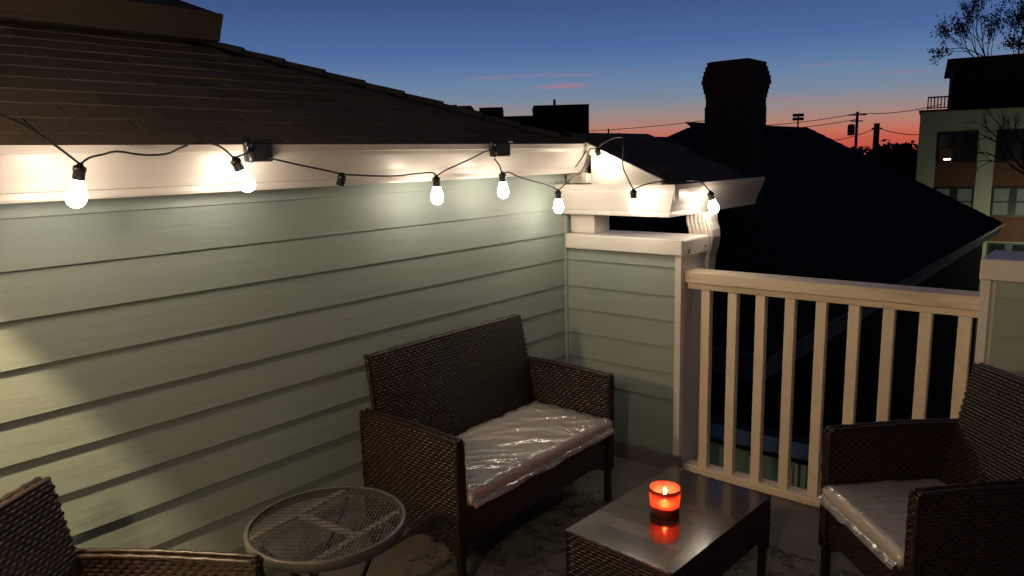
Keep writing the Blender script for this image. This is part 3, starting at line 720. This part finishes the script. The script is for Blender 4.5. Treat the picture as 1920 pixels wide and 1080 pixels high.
for yy in (-.135, .135): h = math.sqrt(RT*RT-yy*yy)-.008; a.box((-h, yy-.012, ZT-.020), (h, yy+.012, ZT-.0085), .001)
a.box((-.012, -.1225, ZT-.020), (.012, .1225, ZT-.0085), .001); a.build('support_bars', 'barmetal', st)
for sy, sg in ((-.095, 1), (.095, -1)):
    for s2 in (1, -1):
        q = MB(); y = sy+.011*s2; q.tube([(s2*.19, y, ZT-.023), (0, y, .28), (-s2*.19, y, .010)], .008, 8); q.build('leg', 'blackmetal', st)
q = MB(); q.tube([(.19, -.11, .012), (.19, .11, .012)], .007, 8); q.tube([(-.19, -.11, .012), (-.19, .11, .012)], .007, 8); q.build('stretcher', 'blackmetal', st)

# ------------------------------------------------------------------ rug
q = MB(); q.box((.25, -2.9, .0005), (2.25, -.445, .009), .002); rg = q.build('rug', 'rug'); tag(rg, 'worn grey and cream patterned rug under the wicker furniture', 'rug')

# ------------------------------------------------------------------ lamps added out of the frame to explain the light on the deck
pl = thing('added_pole_lamp', 'added unseen black pole lamp with cone shade and globe beside the siding wall', 'lamp', (.36, -3.45, 0))
q = MB(); q.lathe([(.0005, 0.0), (.12, 0.0), (.12, .015), (.02, .03), (.0005, .03)], 24, (.36, -3.45, 0)); q.build('base', 'blackmetal', pl)
LX, LY, LZ = .31, -3.05, 2.02
q = MB(); q.tube(smooth_path([(.36, -3.45, .02), (.36, -3.45, 1.2), (.36, -3.45, 2.05), (.35, -3.36, 2.30), (.33, -3.2, 2.38), (.315, -3.08, 2.28), (LX, LY, 2.16)], 6), .011, 8); q.build('pole', 'blackmetal', pl)
q = MB(); q.lathe([(.014, .13), (.016, .115), (.067, -.045), (.065, -.045), (.014, .112), (.010, .128)], 28, (LX, LY, LZ)); q.build('shade', 'blackmetal', pl)
q = MB(); q.lathe([(.0003, -.006), (.0045, -.004), (.006, 0), (.0045, .004), (.0003, .006)], 14, (LX, LY, LZ+.082)); q.build('lamp_bulb', 'added_lamp_on', pl)
q = MB(); q.tube(smooth_path([(.36, -3.45, 1.70), (.32, -3.58, 1.66), (.25, -3.70, 1.72), (.235, -3.72, 1.785)], 5), .009, 8); q.build('lantern_arm', 'blackmetal', pl)
q = MB(); q.lathe([(.0005, -.08), (.045, -.075), (.06, -.035), (.06, .03), (.04, .08), (.0005, .083)], 20, (.235, -3.72, 1.865)); q.build('lamp_globe', 'added_lantern_on', pl)

gl_ = thing('added_globe_lamp', 'white globe lamp on a black pole, added unseen behind the viewer', 'lamp', (2.4, -4.4, 0))
q = MB(); q.lathe([(.0005, 0.0), (.14, 0.0), (.14, .015), (.02, .03), (.0005, .03)], 24, (2.4, -4.4, 0)); q.build('base', 'blackmetal', gl_)
q = MB(); q.tube([(2.4, -4.4, .03), (2.4, -4.4, 2.36)], .014, 8); q.build('pole', 'blackmetal', gl_)
q = MB(); q.lathe([(.0005, -.07), (.04, -.058), (.066, -.02), (.066, .02), (.04, .058), (.0005, .07)], 20, (2.4, -4.4, 2.432)); q.build('lamp_globe', 'added_globe_on', gl_)

# ------------------------------------------------------------------ below and beyond the railing
lo = thing('lower_annex', 'low green sided annex wall with white posts below the railing', 'wall', (.3, 1.6, -7))
q = MB(); q.box((-1.2, 1.50, -3.0), (1.6, 1.75, -.40)); lw = q.build('wall', 'greenwall', lo)
for k in range(5):
    b = MB(); board(b, 0, -1.2, 1.6, -.58-.15*k, -.402-.15*k if k == 0 else -.42-.15*k, 1.497, -1, .012); b.build('siding_board', 'greenwall', lw)
for x0, x1, zt in ((.515, .565, -.445), (.800, .822, -.470), (.842, .858, -.425), (.880, .915, -.415), (.30, .325, -.42)):
    b = MB(); b.box((x0, 1.43, -1.6), (x1, 1.47, zt), .003); b.build('post', 'trim', lo)
b = MB(); b.add([(-1.3, 1.42, -.388), (1.7, 1.42, -.388), (1.7, 3.3, -.95), (-1.3, 3.3, -.95), (-1.3, 1.42, -.41), (1.7, 1.42, -.41), (1.7, 3.3, -.98), (-1.3, 3.3, -.98)], [(0, 1, 2, 3), (4, 7, 6, 5), (0, 4, 5, 1), (1, 5, 6, 2), (2, 6, 7, 3), (3, 7, 4, 0)]); b.build('annex_roof', 'aptdark', lo)
yl = thing('added_yard_lamp', 'small yard lamp on a post, added unseen under the deck edge', 'lamp', (.45, .80, -7))  # added to light the annex wall, hidden by the deck edge
q = MB(); q.tube([(.45, .80, -7), (.45, .80, -1.26)], .03, 8); q.build('post', 'pole', yl)
q = MB(); q.lathe([(.0005, -.055), (.04, -.05), (.05, 0), (.03, .05), (.0005, .055)], 14, (.45, .80, -1.20)); q.build('lamp_globe', 'added_yard_on', yl)

nh = thing('neighbour_house', 'dark neighbouring house with big hip roof and pale eave gutter beyond the railing', 'house', (-6, 16, -7))
EX, EZ, RX, RZ, Y0, Y1, RY0, RY1 = -1.1, -1.0, -6.0, 2.29, 5.9, 27.3, 13.2, 22.4
EXL = RX-(EX-RX)
r = MB()
r.add([(EX, Y0, EZ), (EX, Y1, EZ), (RX, RY1, RZ), (RX, RY0, RZ), (EXL, Y0, EZ), (EXL, Y1, EZ)], [(0, 1, 2, 3), (0, 3, 4), (4, 3, 2, 5), (1, 5, 2), (0, 4, 5, 1)])
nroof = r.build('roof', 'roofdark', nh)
def on_roof(x): return EZ+(EX-x)/(EX-RX)*(RZ-EZ)
for k in range(2, 22):      # course butts of the roof slope that faces us
    x = EX-k*.235; z = on_roof(x); t = (EX-x)/(EX-RX)
    ya, yb = Y0+(RY0-Y0)*t, Y1+(RY1-Y1)*t
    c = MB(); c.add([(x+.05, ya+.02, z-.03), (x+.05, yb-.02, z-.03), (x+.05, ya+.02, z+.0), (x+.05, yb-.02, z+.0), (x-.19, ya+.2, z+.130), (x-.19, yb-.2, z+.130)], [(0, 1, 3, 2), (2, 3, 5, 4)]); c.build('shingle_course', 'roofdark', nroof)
ef = MB(); x2 = EX-.32
ef.add([(EX+.02, Y0+.0, EZ+.012), (EX+.02, Y1, EZ+.012), (x2, Y1-.35, on_roof(x2)+.03), (x2, Y0+.5, on_roof(x2)+.03)], [(0, 1, 2, 3)]); ef.build('eave_flashing', 'roofdark', nh)
gk = MB(); gk.prism(kprofile(EZ+.03, EZ-.13, EX-.02, 1, .13), 1, Y0-.12, Y1); gk.build('gutter', 'duskgutter', nh)
gk = MB(); gk.prism(kprofile(EZ+.03, EZ-.13, Y0, -1, .13), 0, EXL, EX-.021); gk.build('gutter', 'duskgutter', nh)
fa = MB(); fa.box((EX-.05, Y0+.01, EZ-.34), (EX-.022, Y1, EZ-.005)); fa.box((EXL, Y0+.002, EZ-.34), (EX-.051, Y0+.03, EZ-.005)); fa.build('fascia', 'duskgutter', nh)
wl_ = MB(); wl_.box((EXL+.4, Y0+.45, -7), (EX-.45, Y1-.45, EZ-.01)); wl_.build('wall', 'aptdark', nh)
# chimney with corbelled head, laid in courses
ch = thing('chimney', 'tall dark brick chimney with stepped corbelled head against the sunset', 'chimney', (-3.4, 10.0, .3))
CX0, CY0, CW = -2.890, 9.345, .80
q = MB(); q.box((CX0-CW+.004, CY0+.004, .3), (CX0-.004, CY0+CW-.004, 3.10)); core = q.build('core', 'mortar', ch)
def course(mb, out, z, h, seed):
    mb.box((CX0-CW-out+.006, CY0-out+.006, z-.004), (CX0+out-.006, CY0+CW+out-.006, z+h+.004))
    rnd = random.Random(seed); x0, x1, y0, y1 = CX0-CW-out, CX0+out, CY0-out, CY0+CW+out; L = .215
    o = (seed % 2)*L/2
    for side in range(4):
        ln = (x1-x0) if side % 2 == 0 else (y1-y0); p = -o
        while p < ln:
            a, b = max(0, p)+.004, min(ln, p+L)-.004; p += L
            if b-a < .03: continue
            j = rnd.uniform(-.005, .005); dz = rnd.uniform(0, .004)
            if side == 0: mb.box((x0+a, y0+j, z+.004), (x0+b, y0+.10, z+h-dz))
            elif side == 1: mb.box((x1-.10, y0+a, z+.004), (x1-j, y0+b, z+h-dz))
            elif side == 2: mb.box((x0+a, y1-.10, z+.004), (x0+b, y1-j, z+h-dz))
            else: mb.box((x0+j, y0+a, z+.004), (x0+.10, y0+b, z+h-dz))
bk = MB(); z = .3; i = 0
while z < 2.46: course(bk, .012, z, .072, i); z += .078; i += 1
while z < 2.60: course(bk, 0.0, z, .070, i); z += .078; i += 1
stuff(bk.build('brickwork', 'brick', ch))
hd = MB()
for out in (.012, .030, .045, .060, .052, .035, .015, -.005): course(hd, out, z, .074, i); z += .078; i += 1
stuff(hd.build('corbelled_head', 'brick', ch))
q = MB(); q.box((CX0-CW+.05, CY0+.05, z-.10), (CX0-.05, CY0+CW-.05, z+.012)); q.box((CX0-CW*.62, CY0+.3, z+.0125), (CX0-CW*.38, CY0+.58, z+.045), .01); q.build('mortar_cap', 'mortar', ch)
q = MB(); q.prism([(CY0+.03, 1.90), (CY0+.60, 1.90), (CY0+.60, 2.12), (CY0+.10, 2.12)], 0, CX0+.021, CX0+.026); q.build('flashing', 'duskpale', ch)

# ------------------------------------------------------------------ apartment block
AZ = math.radians(11.0)
ap = thing('apartment_block', 'beige apartment block with paired windows, brick panels and dark top storey', 'building', (-7.05, 42.5, -7), AZ)
ROOTLOC[ap.name] = Vector((0, 0, 7)) * -1
def A(mb, name, m, parent=None): return mb.build(name, m, parent or ap)
ZL = 3.60
q = MB(); q.box((0, 0, -7), (16, 12, ZL)); A(q, 'wall', 'stucco')
q = MB(); q.box((-.08, -.08, ZL+.001), (16.05, 12, ZL+.10)); A(q, 'ledge', 'aptdark')
q = MB(); q.box((1.42, .6, ZL+.101), (16, 11, 6.18)); A(q, 'top_storey', 'aptdark')
q = MB(); q.box((1.10, .25, 6.181), (16.3, 11.4, 6.34)); A(q, 'cornice', 'aptdark')
q = MB(); q.box((.30, .05, ZL+.72), (1.41, .10, ZL+.80)); q.box((.30, .05, ZL+.12), (.36, .10, ZL+.72)); q.box((.30, .05, ZL+.16), (1.41, .09, ZL+.22)); tr_ = A(q, 'terrace_rail', 'aptdark')
for k in range(6): q = MB(); q.box((.44+.16*k, .055, ZL+.22), (.50+.16*k, .085, ZL+.72)); A(q, 'rail_bar', 'duskpale' if k % 3 else 'trim', tr_)
def window(x0, x1, z0, z1, kind=0):
    q = MB(); q.box((x0, -.05, z0), (x1, .02, z0+.09)); q.box((x0, -.05, z1-.09), (x1, .02, z1)); xm = (x0+x1)/2
    q.box((x0, -.05, z0+.09), (x0+.09, .02, z1-.09)); q.box((x1-.09, -.05, z0+.09), (x1, .02, z1-.09)); q.box((xm-.17, -.05, z0+.09), (xm+.17, .02, z1-.09))
    zm = (z0+z1)/2
    for a, b in ((x0+.09, xm-.17), (xm+.17, x1-.09)): q.box((a, -.045, zm-.03), (b, .02, zm+.03))
    w_ = A(q, 'window', 'winframe')
    for a, b in ((x0+.09, xm-.17), (xm+.17, x1-.09)):
        for zz0, zz1 in ((z0+.09, zm-.03), (zm+.03, z1-.09)):
            p = MB(); p.box((a, -.02, zz0), (b, -.012, zz1)); m_ = 'glass' if kind == 0 else 'curtain'
            if kind == 2 and a < xm: m_ = 'room_on' if zz0 < zm-.5 and False else m_
            A(p, 'pane', m_, w_)
    return w_
PXM = 34.1
for i, x0 in enumerate((.93, 3.62)):
    for lvl in range(3):
        zt = 2.44-2.93*lvl
        if lvl == 2: zt = -3.45
        wn = window(x0, x0+1.88, zt-1.58, zt, 1 if lvl == 1 else 0)
        q = MB(); q.box((x0-.02, -.012, zt-2.92), (x0+1.90, .01, zt-1.581)); A(q, 'brick_panel', 'aptbrick')
        if i == 0 and lvl == 0:
            p = MB(); p.box((x0+.10, -.030, zt-1.47), (x0+.75, -.022, zt-.84)); A(p, 'curtain', 'aptbrick', wn)
            p = MB(); p.box((x0+.34, -.042, zt-1.46), (x0+.66, -.031, zt-1.38)); A(p, 'table_lamp', 'far_light', wn)
for x0 in (6.4, 9.2, 12.0):
    for lvl in range(2): window(x0, x0+1.88, .86-2.93*lvl, 2.44-2.93*lvl, lvl)
# street lamp added to light the foot of the block
SLX, SLY = -.885, 40.13
sl_ = thing('added_street_lamp', 'added street lamp at the foot of the apartment block', 'street lamp', (SLX, SLY, -7))
q = MB(); q.tube([(SLX, SLY, -7), (SLX, SLY, -3.45)], [.09, .06], 8); q.build('post', 'pole', sl_)
q = MB(); q.lathe([(.0005, -.14), (.14, -.12), (.17, -.02), (.10, .10), (.0005, .14)], 14, (SLX, SLY, -3.30)); q.build('lamp_head', 'added_street_on', sl_)

# ------------------------------------------------------------------ rooftops far to the left
def far_block(name, label, x, y, rz, w, dpt, z1, m, parts):
    t = thing(name, label, 'building', (x, y, -7), rz); ROOTLOC[t.name] = Vector((0, 0, -7))
    q = MB(); q.box((0, 0, -7), (w, dpt, z1)); q.build('wall', m, t)
    for nm, mm, a, b in parts: q = MB(); q.box(a, b); q.build(nm, mm, t)
    return t
AZ2 = math.radians(40)
far_block('flat_roofed_building', 'dark flat roofed building with a vent pipe left of the sunset', -55.4, 69.0, AZ2, 6.8, 9, 7.95, 'dusk',
    [('parapet', 'aptdark', (-.06, -.06, 7.951), (6.86, 9, 8.10)), ('vent_pipe', 'aptdark', (2.45, 1.0, 8.101), (2.75, 1.3, 8.85)),
     ('window', 'duskpale', (2.7, -.03, 4.9), (2.95, 0.0, 6.3)), ('window', 'duskpale', (3.35, -.03, 4.9), (3.6, 0.0, 6.3)), ('window', 'duskpale', (4.9, -.03, 4.6), (5.9, 0, 4.72))])
far_block('row_building', 'long dark row of stepped rooftops beside the shingle roof', -66.5, 59.7, AZ2, 14.3, 8, 6.9, 'dusk',
    [('roof_step', 'dusk', (2.2, 0.01, 6.901), (4.9, 7, 8.45)), ('roof_step', 'dusk', (5.15, 0.01, 6.901), (6.7, 7, 8.30)), ('roof_step', 'dusk', (7.7, .01, 6.901), (10.6, 7, 8.02)),
     ('pale_wall', 'duskpale', (6.4, -.04, 6.4), (9.0, .005, 7.3)), ('pale_wall', 'duskpale', (9.9, -.04, 5.6), (11.6, .005, 6.6)), ('pale_wall', 'duskpale', (12.2, -.04, 4.9), (14.0, .005, 6.2))])
# ------------------------------------------------------------------ poles and wires
def upole(label, x, y, zt, r=.16, arm=None, extra=None, name='utility_pole', cat='utility pole'):
    t = thing(name, label, cat, (x, y, -7), 0, 'poles on the skyline'); 
    q = MB(); q.tube([(x, y, -7), (x, y, zt)], [r, r*.75], 8); q.build('pole', 'pole', t)
    ex, ey = math.cos(AZ2), math.sin(AZ2)
    if arm:
        for (dz, hl_) in arm:
            q = MB(); q.tube([(x-ex*hl_, y-ey*hl_, zt-dz), (x+ex*hl_, y+ey*hl_, zt-dz)], .06, 6); q.build('crossarm', 'pole', t)
    if extra == 'transformer':
        q = MB(); q.lathe([(.0005, 0), (.26, 0), (.28, .1), (.28, .8), (.2, .9), (.0005, .92)], 12, (x-ex*.45, y-ey*.45, zt-1.9)); q.build('transformer', 'aptdark', t)
    if extra == 'flood':
        for dx in (-.5, 0, .5):
            for dz in (.15, .65): q = MB(); q.box((x+ex*dx-.2, y+ey*dx-.2, zt-dz-.2), (x+ex*dx+.2, y+ey*dx+.2, zt-dz+.2), .04); q.build('floodlight', 'aptdark', t)
    return t
upole('tall utility pole with crossarm and transformer on the sunset skyline', -15.77, 62.15, 4.75, .15, [(.25, .75), (.75, .5)], 'transformer')
upole('thick bare utility pole left of the apartment block', -11.90, 53.0, 3.45, .26, [(.35, .35)])
upole('floodlight mast right of the chimney', -33.2, 98.0, 6.6, .14, None, 'flood', 'floodlight_mast', 'mast')
upole('thin pole left of the pair beside the dark flat roofed building', -31.26, 48.61, 3.9, .09, [(1.0, .4)])
upole('thin pole right of the pair beside the dark flat roofed building', -30.60, 49.11, 3.55, .12)
def wire(label, a, b, sag=.25, r=.028):
    P0, P1 = Vector(a), Vector(b); pts = []
    for i in range(17): t = i/16; p = P0.lerp(P1, t); p.z -= sag*4*t*(1-t); pts.append(p)
    q = MB(); q.tube(pts, r, 4); o = q.build('power_line', 'cord'); tag(o, label, 'power line', 'wires over the rooftops')
wire('upper wire running from behind the chimney to the tall pole', (-24.6, 56.3, 3.85), (-15.77, 62.15, 4.62))
wire('upper wire running from the tall pole to the apartment block', (-15.77, 62.15, 4.62), (-8.9, 58.0, 4.75))
wire('lower wire running from behind the chimney to the tall pole', (-24.6, 56.3, 3.45), (-15.77, 62.15, 4.15))
wire('slack wire running from the thick pole down behind the house ridge', (-11.9, 53.0, 3.15), (-19.5, 60.5, 2.75), .5)
wire('slack wire running from the thick pole to the apartment block', (-11.9, 53.0, 3.15), (-9.0, 55.0, 2.6), .2)
wire('high wire crossing the sunset left of the gable', (-46, 62, 4.4), (-24, 56, 4.6), .2)
wire('low wire crossing the sunset left of the gable', (-40, 50, 3.0), (-24, 54, 2.9), .35)
# ------------------------------------------------------------------ trees
def leafball(mb, c, r, n, sz, rnd):
    for _ in range(n):
        p = Vector((rnd.gauss(0, 1), rnd.gauss(0, 1), rnd.gauss(0, 1))); p = p.normalized()*r*rnd.random()**.4; p.z *= .8
        a = Vector((rnd.gauss(0, 1), rnd.gauss(0, 1), rnd.gauss(0, 1))).normalized(); b = a.orthogonal().normalized(); s_ = sz*rnd.uniform(.5, 1.4)
        o = Vector(c)+p; mb.add([o-a*s_, o+b*s_*.5, o+a*s_, o-b*s_*.5], [(0, 1, 2, 3)])
def bare_tree(name, label, base, h, spread, seed, leaves=0, lsz=.07, lean=(0, 0), levels=5, first=.3, thin=1.0):
    rnd = random.Random(seed); t = thing(name, label, 'tree', base)
    tw = MB(); lf = MB()
    def grow(p, d, ln, r, lv):
        pts = [p]; q = p.copy(); dd = d.copy()
        for i in range(3):
            dd = (dd+Vector((rnd.uniform(-.16, .16), rnd.uniform(-.16, .16), rnd.uniform(-.04, .14)))).normalized(); q = q+dd*ln/3; pts.append(q.copy())
        tw.tube(pts, [r, r*.88, r*.76, r*.62], 6 if lv > 2 else 4, False)
        if lv <= 1 and leaves:
            for pp in pts[1:]: leafball(lf, pp, .28, leaves, lsz, rnd)
        if lv == 0: return
        for k in range(3 if lv > 1 else 4):
            a = rnd.uniform(0, 2*PI); sp = spread*rnd.uniform(.6, 1.2)
            s_ = dd.orthogonal().normalized(); s2 = dd.cross(s_); nd = (dd+(s_*math.cos(a)+s2*math.sin(a))*sp).normalized()
            grow(pts[rnd.choice((2, 3, 3))].copy(), nd, ln*rnd.uniform(.62, .85), r*.58, lv-1)
    b = Vector(base); d0 = Vector((lean[0], lean[1], 1)).normalized()
    top_ = b+d0*h*first
    tr = MB(); tr.tube([b, b.lerp(top_, .5), top_], [h*.020, h*.017, h*.014], 8); tr.build('trunk', 'bark', t)
    grow(top_, d0, h*.22, h*.0135*thin, levels); tw.build('branches', 'bark', t)
    if leaves: stuff(lf.build('leaves', 'leaf', t))
bare_tree('autumn_tree', 'half bare tree with sparse leaves rising behind the apartment block', (-2.6, 57.0, -7), 20.0, .55, 31, 2, .09, (-.03, -.03), 6, .36, .8)
bare_tree('bare_tree', 'bare tree reaching its branches across the apartment windows from the right', (1.2, 37.2, -7), 12.5, .75, 5, 0, .1, (-.28, -.05), 5, .30)
tl = MB(); rnd = random.Random(3)
for i in range(330):      # dark belt of trees along the horizon
    azd = rnd.uniform(-8, 75); a = math.radians(azd); R1 = rnd.uniform(95, 135)
    hgt = rnd.uniform(1.2, 2.7)
    c = Vector((2.4-math.sin(a)*R1, -3.3+math.cos(a)*R1, 0))
    if 21 < azd < 36: hgt -= .6
    for k in range(5): leafball(tl, (c.x+rnd.uniform(-2, 2), c.y+rnd.uniform(-2, 2), -1.2+(hgt+.4)*k/4), 2.2-.25*k, 34, .42, rnd)
    tl.tube([(c.x, c.y, -7), (c.x, c.y, hgt-1)], [.35, .12], 5)
o = tl.build('tree_belt', 'foliage'); stuff(o); tag(o, 'dark belt of trees along the horizon', 'trees')
# distant lit window points in the dip of the skyline
fl = thing('far_house', 'tiny far house with two lit windows in the dip of the skyline', 'house', (-33, 55, -7))
q = MB(); q.box((-35, 54, -7), (-31.5, 57, 2.3)); q.build('wall', 'dusk', fl)
for x in (-32.75, -32.2): q = MB(); q.box((x, 53.93, 1.62), (x+.22, 53.99, 1.85)); q.build('window', 'far_light', fl)
